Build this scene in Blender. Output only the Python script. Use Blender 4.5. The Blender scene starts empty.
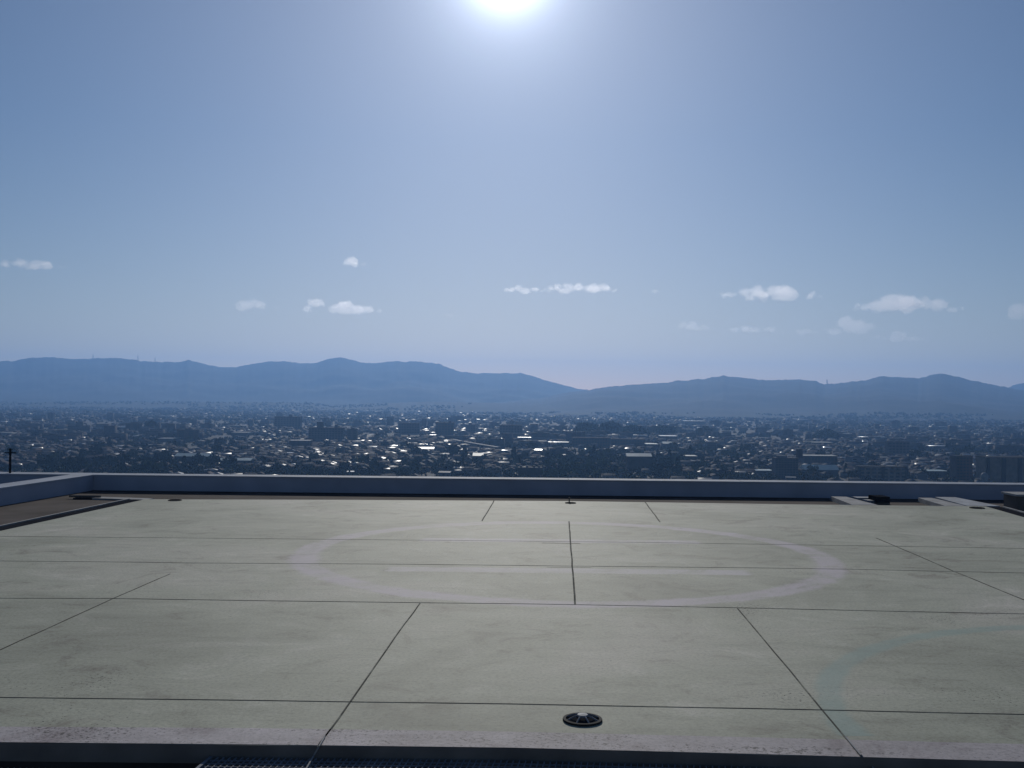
import bpy, bmesh, math, random
import numpy as np
from mathutils import Vector, Matrix, noise

random.seed(7)
R = math.radians
sc = bpy.context.scene
col = sc.collection

# ------------------------------------------------------------------ camera
F = 1040.0
CAM = Vector((0, 0, 3.2))
PITCH = math.atan(13.4 / F)
ROLL = R(0.6)
MROT = Matrix.Rotation(R(90) + PITCH, 3, 'X') @ Matrix.Rotation(ROLL, 3, 'Z')
cd = bpy.data.cameras.new('camera'); cam = bpy.data.objects.new('camera', cd); col.objects.link(cam)
cam.matrix_world = Matrix.Translation(CAM) @ MROT.to_4x4()
cd.sensor_width = 36; cd.lens = F / 1024 * 36; cd.clip_start = 0.1; cd.clip_end = 120000
sc.camera = cam

def ray(px, py):
    return MROT @ Vector(((px - 512) / F, -(py - 384) / F, -1))
def at(px, py, z=0.0):                 # point of the horizontal plane z seen at a pixel of the photo
    d = ray(px, py); t = (z - CAM.z) / d.z
    return CAM + d * t
def atY(px, py, Y):                    # point at ground distance Y
    d = ray(px, py); return CAM + d * (Y / d.y)
def proj(p):
    v = MROT.transposed() @ (Vector(p) - CAM)
    return 512 + F * v.x / -v.z, 384 - F * v.y / -v.z
GZ = -90.0
def hor(px): return proj(CAM + Vector(((px - 512) / F, 1, 0)) * 1000)[1]

# ------------------------------------------------------------------ helpers
class MB:
    def __init__(s): s.v = []; s.f = []; s.m = []
    def add(s, vs, fs, mi=0):
        o = len(s.v); s.v += [tuple(x) for x in vs]
        s.f += [tuple(i + o for i in q) for q in fs]; s.m += [mi] * len(fs)
    def box(s, x0, x1, y0, y1, z0, z1, mi=0, M=None):
        vs = [Vector(p) for p in ((x0,y0,z0),(x1,y0,z0),(x1,y1,z0),(x0,y1,z0),(x0,y0,z1),(x1,y0,z1),(x1,y1,z1),(x0,y1,z1))]
        if M is not None: vs = [M @ p for p in vs]
        s.add(vs, [(0,3,2,1),(4,5,6,7),(0,1,5,4),(1,2,6,5),(2,3,7,6),(3,0,4,7)], mi)
    def prism(s, pts, z0, z1, mi=0):     # pts ccw plan outline
        n = len(pts)
        vs = [(p[0], p[1], z0) for p in pts] + [(p[0], p[1], z1) for p in pts]
        s.add(vs, [tuple(range(n-1,-1,-1)), tuple(range(n, 2*n))] + [(i,(i+1)%n,(i+1)%n+n,i+n) for i in range(n)], mi)
    def strip(s, pts, w, z0, z1, mi=0):  # ribbon with thickness along a ground polyline
        pts = [Vector((p[0], p[1], 0)) for p in pts]; L = []; Rr = []
        for i, p in enumerate(pts):
            a = pts[max(i-1,0)]; b = pts[min(i+1,len(pts)-1)]
            d = (b - a).normalized(); n = Vector((-d.y, d.x, 0)) * w / 2
            L.append(p + n); Rr.append(p - n)
        k = len(pts); vs = []
        for z in (z0, z1):
            vs += [(q.x,q.y,z) for q in L] + [(q.x,q.y,z) for q in Rr]
        fs = []
        for i in range(k-1):
            fs += [(2*k+i, 3*k+i, 3*k+i+1, 2*k+i+1), (i, i+1, k+i+1, k+i), (i, 2*k+i, 2*k+i+1, i+1), (k+i, k+i+1, 3*k+i+1, 3*k+i)]
        fs += [(0, k, 3*k, 2*k), (k-1, 3*k-1, 4*k-1, 2*k-1)]
        s.add(vs, fs, mi)
    def tube(s, pts, r, n=8, mi=0):
        pts = [Vector(p) for p in pts]; base = None; vs = []
        for i, p in enumerate(pts):
            d = (pts[min(i+1,len(pts)-1)] - pts[max(i-1,0)]).normalized()
            a = d.orthogonal().normalized() if abs(d.z) < .99 else Vector((1,0,0))
            b = d.cross(a)
            rr = r[i] if isinstance(r, (list,tuple)) else r
            vs += [p + (a*math.cos(t) + b*math.sin(t))*rr for t in [2*math.pi*k/n for k in range(n)]]
        fs = []
        for i in range(len(pts)-1):
            fs += [(i*n+k, i*n+(k+1)%n, (i+1)*n+(k+1)%n, (i+1)*n+k) for k in range(n)]
        fs += [tuple(range(n-1,-1,-1)), tuple(range((len(pts)-1)*n, len(pts)*n))]
        s.add(vs, fs, mi)
    def mesh(s, name, mats, smooth=False):
        me = bpy.data.meshes.new(name); me.from_pydata(s.v, [], s.f)
        for m in (mats if isinstance(mats, (list,tuple)) else [mats]): me.materials.append(m)
        if len(set(s.m)) > 1: me.polygons.foreach_set('material_index', s.m)
        if smooth: me.polygons.foreach_set('use_smooth', [True]*len(me.polygons))
        me.update(); return me
    def build(s, name, mats, parent=None, smooth=False):
        return link(name, s.mesh(name, mats, smooth), parent)

def link(name, data, parent=None, loc=(0,0,0), rz=0):
    o = bpy.data.objects.new(name, data); col.objects.link(o)
    o.location = loc; o.rotation_euler = (0,0,rz)
    if parent is not None: o.parent = parent
    return o
def tag(o, label=None, cat=None, group=None, kind=None):
    if label: o['label'] = label
    if cat: o['category'] = cat
    if group: o['group'] = group
    if kind: o['kind'] = kind
    return o
def empty(name, loc, rz=0): return link(name, None, None, loc, rz)

# ------------------------------------------------------------------ materials
def nmat(name, build):
    m = bpy.data.materials.new(name); m.use_nodes = True
    nt = m.node_tree; N = nt.nodes; Lk = nt.links
    b = N['Principled BSDF']; build(nt, N, Lk, b); return m
def N_(nt, t, **kw):
    n = nt.nodes.new(t)
    for k, v in kw.items():
        if k.startswith('i_'):
            n.inputs[k[2:].replace('_', ' ')].default_value = v
        else: setattr(n, k, v)
    return n
def ramp(nt, src, stops):
    r = nt.nodes.new('ShaderNodeValToRGB'); e = r.color_ramp.elements
    while len(e) < len(stops): e.new(0.5)
    for q, (p, c) in zip(e, stops):
        q.position = p; q.color = tuple(c) + (1,) if len(c) == 3 else c
    nt.links.new(src, r.inputs[0]); return r
def plain(name, rgb, rough=.8, metal=0, var=.25, scale=1.0, spec=.12):
    def f(nt, N, L, b):
        tc = N_(nt, 'ShaderNodeTexCoord'); no = N_(nt, 'ShaderNodeTexNoise', i_Scale=scale, i_Detail=5)
        L.new(tc.outputs['Object'], no.inputs['Vector'])
        a = [c*(1-var) for c in rgb]; z = [min(1,c*(1+var)) for c in rgb]
        r = ramp(nt, no.outputs[0], [(.3,a),(.7,z)]); L.new(r.outputs[0], b.inputs['Base Color'])
        b.inputs['Roughness'].default_value = rough; b.inputs['Metallic'].default_value = metal
        b.inputs['Specular IOR Level'].default_value = spec
    return nmat(name, f)

def deck_mat(name, base, stains=0.0, paint=None, cover=.6):
    def f(nt, N, L, b):
        tc = N_(nt, 'ShaderNodeTexCoord'); O = tc.outputs['Object']
        big = N_(nt, 'ShaderNodeTexNoise', i_Scale=.22, i_Detail=6, i_Roughness=.62, i_Distortion=.6); L.new(O, big.inputs['Vector'])
        c0 = ramp(nt, big.outputs[0], [(.3,[c*.70 for c in base]),(.5,base),(.68,[base[0]*1.2,base[1]*1.14,base[2]*1.2])])
        # streaks wiped across the coating
        mp = N_(nt, 'ShaderNodeMapping'); mp.inputs['Scale'].default_value = (.5, 2.4, 1); mp.inputs['Rotation'].default_value = (0,0,.16); L.new(O, mp.inputs[0])
        st = N_(nt, 'ShaderNodeTexNoise', i_Scale=1.1, i_Detail=8, i_Roughness=.7, i_Distortion=.9); L.new(mp.outputs[0], st.inputs['Vector'])
        c1 = ramp(nt, st.outputs[0], [(.3,(.80,.80,.80)),(.5,(1,1,1)),(.72,(1.0,1.0,1.0))])
        mx = N_(nt, 'ShaderNodeMix', data_type='RGBA', blend_type='MULTIPLY'); mx.inputs[0].default_value = .8
        L.new(c0.outputs[0], mx.inputs[6]); L.new(c1.outputs[0], mx.inputs[7])
        fi = N_(nt, 'ShaderNodeTexNoise', i_Scale=22, i_Detail=6, i_Roughness=.8); L.new(O, fi.inputs['Vector'])
        c2 = ramp(nt, fi.outputs[0], [(.32,(.55,.55,.55)),(.52,(1,1,1)),(.7,(1.15,1.15,1.15))])
        m2 = N_(nt, 'ShaderNodeMix', data_type='RGBA', blend_type='MULTIPLY'); m2.inputs[0].default_value = .75
        L.new(mx.outputs[2], m2.inputs[6]); L.new(c2.outputs[0], m2.inputs[7])
        # small dark pits and scuffs, in patches
        sp = N_(nt, 'ShaderNodeTexNoise', i_Scale=24, i_Detail=4, i_Roughness=.75); L.new(O, sp.inputs['Vector'])
        pt = N_(nt, 'ShaderNodeTexNoise', i_Scale=.5, i_Detail=3); L.new(O, pt.inputs['Vector'])
        ad = N_(nt, 'ShaderNodeMath', operation='MULTIPLY_ADD'); ad.inputs[1].default_value = .55; L.new(pt.outputs[0], ad.inputs[0]); L.new(sp.outputs[0], ad.inputs[2])
        pm = ramp(nt, ad.outputs[0], [(.955-stains*.1,(0,0,0)),(.99,(1,1,1))])
        m3 = N_(nt, 'ShaderNodeMix', data_type='RGBA'); L.new(pm.outputs[0], m3.inputs[0]); L.new(m2.outputs[2], m3.inputs[6]); m3.inputs[7].default_value = (.07,.07,.068,1)
        out = m3.outputs[2]
        if stains:
            mq = N_(nt, 'ShaderNodeMapping'); mq.inputs['Scale'].default_value = (.35, 3, 1); L.new(O, mq.inputs[0])
            s2 = N_(nt, 'ShaderNodeTexNoise', i_Scale=.9, i_Detail=3, i_Roughness=.5); L.new(mq.outputs[0], s2.inputs['Vector'])
            s3 = N_(nt, 'ShaderNodeTexNoise', i_Scale=16, i_Detail=6, i_Roughness=.75); L.new(O, s3.inputs['Vector'])
            sm = N_(nt, 'ShaderNodeMath', operation='MULTIPLY_ADD'); sm.inputs[1].default_value = .9; L.new(s2.outputs[0], sm.inputs[0]); L.new(s3.outputs[0], sm.inputs[2])
            sr = ramp(nt, sm.outputs[0], [(1.0,(0,0,0)),(1.06,(.85,.85,.85))]); 
            # ramp input is clamped at 1: shift down
            sub = N_(nt, 'ShaderNodeMath', operation='SUBTRACT'); sub.inputs[1].default_value = .5; L.new(sm.outputs[0], sub.inputs[0]); L.new(sub.outputs[0], sr.inputs[0])
            sr.color_ramp.elements[0].position = .57; sr.color_ramp.elements[1].position = .66
            m4 = N_(nt, 'ShaderNodeMix', data_type='RGBA'); L.new(sr.outputs[0], m4.inputs[0]); L.new(out, m4.inputs[6]); m4.inputs[7].default_value = (.05,.05,.05,1)
            out = m4.outputs[2]
        # brownish and pale blotches
        bl = N_(nt, 'ShaderNodeTexNoise', i_Scale=.75, i_Detail=9, i_Roughness=.74, i_Distortion=1.2); L.new(O, bl.inputs['Vector'])
        br = ramp(nt, bl.outputs[0], [(.32,(.64,.60,.61)),(.46,(.97,.97,.97)),(.55,(1,1,1)),(.68,(1.2,1.17,1.22))])
        mb_ = N_(nt, 'ShaderNodeMix', data_type='RGBA', blend_type='MULTIPLY'); mb_.inputs[0].default_value = 1
        L.new(out, mb_.inputs[6]); L.new(br.outputs[0], mb_.inputs[7]); out = mb_.outputs[2]
        if paint:
            at_ = N_(nt, 'ShaderNodeAttribute'); at_.attribute_name = 'fade'
            no = N_(nt, 'ShaderNodeTexNoise', i_Scale=.9, i_Detail=9, i_Roughness=.74, i_Distortion=.6); L.new(O, no.inputs['Vector'])
            a1 = N_(nt, 'ShaderNodeMath', operation='MULTIPLY_ADD'); a1.inputs[1].default_value = 3.0; L.new(no.outputs[0], a1.inputs[0]); L.new(at_.outputs['Fac'], a1.inputs[2])
            a2 = N_(nt, 'ShaderNodeMath', operation='MULTIPLY_ADD'); a2.inputs[1].default_value = .9; L.new(fi.outputs[0], a2.inputs[0]); L.new(a1.outputs[0], a2.inputs[2])
            mr = N_(nt, 'ShaderNodeMapRange'); mr.interpolation_type = 'SMOOTHSTEP'; mr.inputs['From Min'].default_value = 2.1; mr.inputs['From Max'].default_value = 3.4; mr.inputs['To Max'].default_value = cover
            L.new(a2.outputs[0], mr.inputs['Value'])
            mq = N_(nt, 'ShaderNodeMapping'); mq.inputs['Scale'].default_value = (1.1, 4, 1); L.new(O, mq.inputs[0])
            s_ = N_(nt, 'ShaderNodeTexNoise', i_Scale=2.3, i_Detail=6, i_Roughness=.7); L.new(mq.outputs[0], s_.inputs['Vector'])
            q = ramp(nt, s_.outputs[0], [(.62,(*paint,1)),(.70,(.12,.12,.12))])
            mp2 = N_(nt, 'ShaderNodeMix', data_type='RGBA'); L.new(mr.outputs[0], mp2.inputs[0]); L.new(out, mp2.inputs[6]); L.new(q.outputs[0], mp2.inputs[7]); out = mp2.outputs[2]
        L.new(out, b.inputs['Base Color'])
        b.inputs['Roughness'].default_value = .72; b.inputs['Specular IOR Level'].default_value = .13
        bp = N_(nt, 'ShaderNodeBump', i_Strength=.35, i_Distance=.01); L.new(fi.outputs[0], bp.inputs['Height']); L.new(bp.outputs[0], b.inputs['Normal'])
    return nmat(name, f)

M = {}
M['deck'] = deck_mat('deck_coating', [.475,.485,.375])
M['band'] = deck_mat('bare_edge_concrete', [.56,.515,.505], stains=1.0)
M['side'] = plain('deck_side', (.20,.18,.16), .85, scale=2)
def jm(nt, N, L, b):
    tc = N_(nt, 'ShaderNodeTexCoord'); no = N_(nt, 'ShaderNodeTexNoise', i_Scale=1.3, i_Detail=8, i_Roughness=.75); L.new(tc.outputs['Object'], no.inputs['Vector'])
    r_ = ramp(nt, no.outputs[0], [(.36,(.06,.062,.055)),(.5,(.12,.122,.105)),(.62,(.30,.305,.25))]); L.new(r_.outputs[0], b.inputs['Base Color'])
    b.inputs['Roughness'].default_value = .95; b.inputs['Specular IOR Level'].default_value = .05
M['joint'] = nmat('sealant', jm)
M['paint'] = deck_mat('deck_with_faded_paint', [.475,.485,.375], paint=(.62,.555,.58), cover=.85)
M['paint2'] = deck_mat('deck_with_thin_paint', [.475,.485,.375], paint=(.66,.61,.62), cover=.75)
M['floor'] = plain('lower_roof', (.085,.072,.066), .95, var=.4, scale=.6, spec=.1)
M['parapet'] = plain('parapet_coating', (.42,.45,.53), .7, var=.12, scale=.8)
M['coping'] = plain('coping', (.40,.44,.50), .75, var=.12, scale=1.5)
M['steel'] = plain('galvanised', (.26,.27,.29), .8, .1, scale=5, spec=.05)
M['iron'] = plain('cast_iron', (.035,.036,.038), .8, 0, scale=9, spec=.08)
M['darkbox'] = plain('dark_grey_paint', (.035,.038,.045), 1, spec=0)
M['brownbox'] = plain('brown_grey_paint', (.17,.155,.14), .75)
M['palecon'] = plain('pale_concrete', (.36,.36,.35), .8, scale=3)
M['alu'] = plain('weathered_aluminium', (.34,.36,.38), .7, .2, scale=2)

def foliage(name, rgb):
    def f(nt, N, L, b):
        tc = N_(nt, 'ShaderNodeTexCoord'); no = N_(nt, 'ShaderNodeTexNoise', i_Scale=.35, i_Detail=4)
        oi = N_(nt, 'ShaderNodeObjectInfo')
        L.new(tc.outputs['Object'], no.inputs['Vector'])
        r = ramp(nt, no.outputs[0], [(.3,[c*.5 for c in rgb]),(.7,[c*1.4 for c in rgb])]); L.new(r.outputs[0], b.inputs['Base Color'])
        b.inputs['Roughness'].default_value = 1; b.inputs['Specular IOR Level'].default_value = .02
    return nmat(name, f)
M['leaf_a'] = foliage('dark_leaves', (.022,.030,.017))
M['leaf_b'] = foliage('olive_leaves', (.075,.088,.032))
M['leaf_c'] = foliage('brown_twigs', (.050,.040,.032))
M['bark'] = plain('bark', (.07,.05,.04), .9)

# city surfaces
ROOFC = {'grey':(.042,.044,.050),'brown':(.048,.030,.027),'blue':(.034,.046,.075),'pale':(.22,.22,.215),'dark':(.02,.022,.027)}
for k, c in ROOFC.items():
    M['roof_'+k] = plain('roof_'+k, c, {'pale':.6,'blue':.45}.get(k,.8), 0, .2, .5, {'pale':.08,'blue':.12}.get(k,.03))
M['roof_metal'] = plain('sheet_metal_roof', (.34,.36,.38), .38, .4, .15, .3, .5)
M['roof_green'] = plain('pale_green_roof', (.40,.48,.44), .45, 0, .12, .2)
M['roof_cream'] = plain('cream_roof', (.60,.56,.44), .5, 0, .12, .2)
WALLC = {'white':(.17,.17,.18),'beige':(.095,.085,.08),'grey':(.07,.07,.078),'brown':(.06,.046,.042),'dark':(.035,.035,.04),'tan':(.22,.18,.145)}
for k, c in WALLC.items(): M['wall_'+k] = plain('wall_'+k, c, .85, 0, .2, .3)
M['glass'] = plain('window_glass', (.03,.04,.05), .15, 0, .2, 1, .5)

# ------------------------------------------------------------------ the hospital roof we look across
FZ = -0.17      # lower roof level
PT = 0.37       # parapet top
# deck outline
fl, fm, fr = at(0,742.5), at(512,748), at(1024,762)
ext_l = fl + (fl - at(180,744.4))*0.9
ext_r = fr + (fr - at(840,757.0))*0.9
bl, bm, br = at(145,499.3), at(566,501), at(986,506.4)
# left and right edges run on to the front line
def meet(p, q, a, b):
    d1 = q - p; d2 = b - a
    t = ((a.x-p.x)*d2.y - (a.y-p.y)*d2.x) / (d1.x*d2.y - d1.y*d2.x)
    return p + d1*t
CL = meet(bl, at(0,531), fl, at(180,744.4))
CR = meet(br, at(1024,517.3), fr, at(840,757.0))
outline = [CL, fl, fm, fr, CR, br, at(800,504.4), bm, at(340,499.8), bl]
deck = empty('helicopter_pad', (at(560,600).x, at(560,600).y, 0))
tag(deck, 'grey green rooftop helicopter pad with a faded pink circle and letter', 'helipad')
D0 = Vector(deck.location)
def rel(pts): return [Vector((p[0]-D0.x, p[1]-D0.y, 0)) for p in pts]
mb = MB(); pts = rel(outline); n = len(pts)
mb.prism(pts, FZ, 0.0, 1)
mb.m[1] = 0
mb.build('slab', [M['deck'], M['side']], deck)
# bare band along the front
mb = MB()
inner = rel([CL + Vector((0.02,.55,0)), at(0,727), at(256,728.5), at(512,732), at(768,738), at(1024,744.5), CR + Vector((-.02,.62,0))])
outer = rel([CL, fl, at(256,744.8), fm, at(768,754.6), fr, CR])
k = len(inner)
mb.add([(p.x,p.y,.004) for p in outer] + [(p.x,p.y,.004) for p in inner], [(i, i+1, k+i+1, k+i) for i in range(k-1)])
mb.build('edge_band', M['band'], deck)
# expansion joints
def joint(pix, w, extra=None):
    P = [at(*p) for p in pix]
    if extra: P = P + extra
    # wavy a little
    Q = []
    for a, b in zip(P, P[1:]):
        m_ = max(2, int((b-a).length/0.7))
        for i in range(m_): Q.append(a.lerp(b, i/m_) + Vector((random.gauss(0,.003), random.gauss(0,.003), 0)))
    Q.append(P[-1])
    mb = MB(); mb.strip(rel(Q), w, -.02, .004); mb.build('joint', M['joint'], deck)
joint([(-330,694.5),(0,697.5),(256,700.5),(512,704),(768,709),(1024,714.5),(1400,724)], .017)
joint([(-140,597),(0,598.2),(108,598.5),(250,600.6),(575,604.6),(764,608.4),(900,611.5),(1024,614),(1180,617.5)], .021)
joint([(-60,560.2),(0,561),(110,562),(190,563),(400,564.2),(560,566),(764,568),(860,569.5),(1024,573),(1110,575)], .015)
joint([(0,536.4),(130,537.5),(400,540),(640,542.4),(925,546.8),(1024,548.5)], .012)
joint([(0,650),(40,632),(113,598.5),(170,574)], .018)
joint([(420,603.2),(385,652),(350,702.5),(323,740),(318,747)], .019)
joint([(738,608.6),(775,653),(822,710),(846,738),(861,757)], .018)
joint([(569,521.5),(572,560),(575,604.5)], .03)
joint([(876,538),(916,555),(953,571),(1024,600),(1130,643)], .026)
joint([(494,500.8),(482,521)], .03)
joint([(645,502),(660,522)], .03)
# painted circle and letter
CX, CY, CR_ = 1.12, 21.45, 5.5
def fade_attr(o, vals):
    a = o.data.attributes.new('fade', 'FLOAT', 'POINT'); a.data.foreach_set('value', vals)
mb = MB(); k = 120; vs = []; fv = []
for i in range(k+1):
    t = 2*math.pi*i/k
    for rr, fa in ((CR_-.72,-.4),(CR_-.42,1),(CR_-.05,1),(CR_+.25,-.4)):
        vs.append((CX-D0.x+math.cos(t)*rr, CY-D0.y+math.sin(t)*rr, .0006)); fv.append(fa)
mb.add(vs, [(4*i+q, 4*i+q+1, 4*i+q+5, 4*i+q+4) for i in range(k) for q in range(3)])
fade_attr(mb.build('painted_circle', M['paint'], deck), fv)
mb = MB(); fv = []
def bar(x0, x1, y0, y1, v=1.0, e=.14):
    xs = (x0-e, x0+e, x1-e, x1+e); ys = (y0-.08, y0+.1, y1-.1, y1+.08); vs = []
    for b_, y in enumerate(ys):
        for a_, x in enumerate(xs):
            vs.append((x-D0.x, y-D0.y, .0006)); fv.append(v if a_ in (1,2) and b_ in (1,2) else (-.3 if v == 1 else v-1))
    mb.add(vs, [(b_*4+a_, b_*4+a_+1, b_*4+a_+5, b_*4+a_+4) for a_ in range(3) for b_ in range(3)])
bar(CX-3.45, CX+3.35, 19.0, 19.62); bar(CX-3.15, CX+3.15, 23.0, 23.65, 1.0); bar(CX-.28, CX+.28, 19.75, 22.9, .25)
fade_attr(mb.build('painted_letter', M['paint2'], deck), fv)

# worn teal arc, front right: circle fitted through points read off the photo, in roof coordinates
Q = [at(*p) for p in [(1016,627),(953,633),(906,640.5),(877,647.5),(852,658.5),(833,673),(825,688.6),(830,704),(842,720),(858,736)]]
A_ = np.array([[2*p.x, 2*p.y, 1] for p in Q]); b_ = np.array([p.x**2+p.y**2 for p in Q])
sx, sy, sc3 = np.linalg.lstsq(A_, b_, rcond=None)[0]; rad = math.sqrt(sc3 + sx*sx + sy*sy)
print('teal arc', sx, sy, rad)
t0 = math.atan2(Q[-1].y-sy, Q[-1].x-sx); t1 = math.atan2(Q[0].y-sy, Q[0].x-sx)
if t0 < 0: t0 += 2*math.pi
mb = MB(); vs = []; fv = []; k = 60
for i in range(k+1):
    t = t0 + (t1-.25-t0)*i/k; w_ = 1 - .25*i/k
    for rr, fa in ((rad-.26,-.5),(rad-.09,1.3),(rad+.09,1.3),(rad+.26,-.5)):
        vs.append((sx-D0.x+math.cos(t)*rr, sy-D0.y+math.sin(t)*rr, .0006)); fv.append(fa*w_)
mb.add(vs, [(4*i+q, 4*i+q+4, 4*i+q+5, 4*i+q+1) for i in range(k) for q in range(3)])
o = mb.build('painted_arc', deck_mat('deck_with_worn_teal', [.475,.485,.375], paint=(.27,.42,.38), cover=.5), deck); fade_attr(o, fv); o['label'] = 'worn teal painted arc'

# roof drains set in the pad
def drain(px, py, r, label, spokes=8, dome=True):
    p = at(px, py); o = empty('roof_drain', (p.x, p.y, 0), R(20))
    tag(o, label, 'drain', 'roof drains in the helicopter pad')
    mb = MB(); k = 40
    vs = []
    for rr, z in ((r, .006), (r*.98, .022), (r*.84, .024), (r*.82, .009)):
        vs += [(rr*math.cos(2*math.pi*i/k), rr*math.sin(2*math.pi*i/k), z) for i in range(k)]
    mb.add(vs, [(a*k+i, a*k+(i+1)%k, (a+1)*k+(i+1)%k, (a+1)*k+i) for a in range(3) for i in range(k)])
    mb.build('rim', M['iron'], o)
    mb = MB(); mb.add([(r*.83*math.cos(2*math.pi*i/k), r*.83*math.sin(2*math.pi*i/k), .009) for i in range(k)], [tuple(range(k))])
    mb.build('sump', M['darkbox'], o)
    if dome:
        mb = MB()
        for i in range(spokes):
            t = 2*math.pi*i/spokes; M4 = Matrix.Rotation(t, 4, 'Z')
            pr = [M4 @ Vector((r*q, 0, h)) for q, h in ((.2,.055),(.5,.045),(.83,.016))]
            mb.tube(pr, .008*r/.19, 6)
        mb.build('grille', M['steel'], o)
        mb = MB(); vs = [(0,0,.068)]
        for i in range(20): vs.append((r*.26*math.cos(2*math.pi*i/20), r*.26*math.sin(2*math.pi*i/20), .062))
        for i in range(20): vs.append((r*.28*math.cos(2*math.pi*i/20), r*.28*math.sin(2*math.pi*i/20), .045))
        mb.add(vs, [(0,1+i,1+(i+1)%20) for i in range(20)] + [(1+i,21+i,21+(i+1)%20,1+(i+1)%20) for i in range(20)])
        mb.build('cap', M['alu'], o)
    return o
drain(582.5, 720.5, .198, 'round iron roof drain with a pale cap at the front of the pad')
drain(175, 499.9+.6, .20, 'small dark drain at the far left corner of the pad', dome=False)
drain(977, 508.2, .22, 'small dark drain at the far right corner of the pad', dome=False)
d4 = drain(570.5, 503.2, .17, 'small dark drain with a thin upright pipe at the pad far edge', dome=False)
mb = MB(); mb.tube([(0,.1,.0),(0,.1,.17)], .02, 8); mb.build('pipe', M['brownbox'], d4)

# lower roof, with the body of the building under it
XL, XR, YN, YF = -58.0, 62.0, -8.0, 38.55
mb = MB(); ff = [CL, fl, fm, fr, CR]
mb.prism([(XL, CL.y+.04)] + [(p.x, p.y+.04) for p in ff] + [(XR, CR.y+.04), (XR, YF), (XL, YF)], GZ, FZ)
mb.box(XL+.1, XR-.1, YN, CL.y+3, GZ+.01, -.95)
tag(mb.build('roof_floor', M['floor']), kind='structure')
# far parapet: face line from the photo
def par_pt(px, py): return at(px, py, PT)
f_in = [par_pt(90,474.6), par_pt(512,477.2), par_pt(768,480.6), par_pt(1024,484.6)]
for q in f_in: pass
y_at = lambda x: f_in[0].y + (f_in[-1].y - f_in[0].y)*(x - f_in[0].x)/(f_in[-1].x - f_in[0].x)
def parapet(name, P, Q, th, label):
    P = Vector((P.x,P.y,0)); Q = Vector((Q.x,Q.y,0)); d = (Q-P).normalized(); nn = Vector((-d.y, d.x, 0))
    o = empty(name, (P.x, P.y, FZ), math.atan2(d.y, d.x)); L = (Q-P).length
    tag(o, label, 'parapet')
    mb = MB(); mb.box(0, L, .02, th-.02, 0, PT-FZ-.05); mb.build('wall', M['parapet'], o)
    mb = MB()
    # coping in lengths with fine joints
    x = 0
    while x < L:
        x1 = min(L, x+6.0)
        mb.box(x+.006, x1-.006, 0, th, PT-FZ-.05, PT-FZ); x = x1
    mb.build('coping', M['coping'], o)
    return o, d, nn
pL = Vector((XL, y_at(XL), 0)); pR = Vector((XR, y_at(XR), 0))
parapet('far_parapet', pL, pR, .78, 'long low blue grey parapet with a pale coping along the far roof edge')
li = [par_pt(0,488.0), par_pt(92,475.0)]
dl = (li[1]-li[0]).normalized()
a0 = li[0] - dl*40; a1 = Vector((li[1].x, y_at(li[1].x) - .03, 0))
# runs from the far corner toward us, so its body lies on the outer side
parapet('side_parapet', Vector((a0.x,a0.y,0)), a1, .8, 'low parapet with wide pale coping running back on the left to the corner')

# thin steel mast on the wing beyond the side parapet
pp = at(11.5, 478, FZ); pp = Vector((-18.2, 36.4, FZ)); pp.x = (11.5-512)/F*pp.y
ms = empty('roof_mast', pp); tag(ms, 'thin dark mast on the neighbouring wing behind the left parapet', 'mast')
mb = MB(); mb.box(-.14,.14,-.14,.14,0,.05); mb.tube([(0,0,.05),(0,0,1.4)], .04, 8); mb.build('pole', M['darkbox'], ms)
mb = MB(); mb.tube([(-.2,0,1.25),(.2,0,1.25)], .02, 6); mb.tube([(-.1,0,1.38),(.1,0,1.38)], .015, 6); mb.build('cross_arm', M['darkbox'], ms)

# kerb strip that carries on left of the pad's far corner, and trench rails by the side edges
mb = MB(); P = [at(95,497.4,FZ+.05), at(150,499.0,FZ+.05)]
mb.strip([P[0], P[1]], .45, FZ, FZ+.05)
tag(mb.build('kerb', M['palecon']), 'short pale kerb strip running left from the far corner of the pad', 'kerb')
def gutter(name, A, B, side, label):
    A = Vector((A.x,A.y,0)); B = Vector((B.x,B.y,0)); d = (B-A).normalized(); nn = Vector((-d.y,d.x,0))*side
    o = empty(name, (A.x,A.y,FZ)); tag(o, label, 'gutter', 'gutters beside the pad')
    mb = MB(); rl = lambda p: Vector((p.x-A.x, p.y-A.y, 0))
    mb.strip([rl(A+nn*.24), rl(B+nn*.24)], .44, .01, -FZ-.012); mb.build('channel', M['darkbox'], o)
    mb = MB(); mb.strip([rl(A+nn*.52), rl(B+nn*.52)], .07, .0, -FZ+.012); mb.build('rail', M['palecon'], o)
gutter('side_gutter', CL, bl, 1, 'dark gutter with a thin rail along the left edge of the pad')
gutter('side_gutter', CR, br, -1, 'dark gutter with a thin rail along the right edge of the pad')

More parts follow.
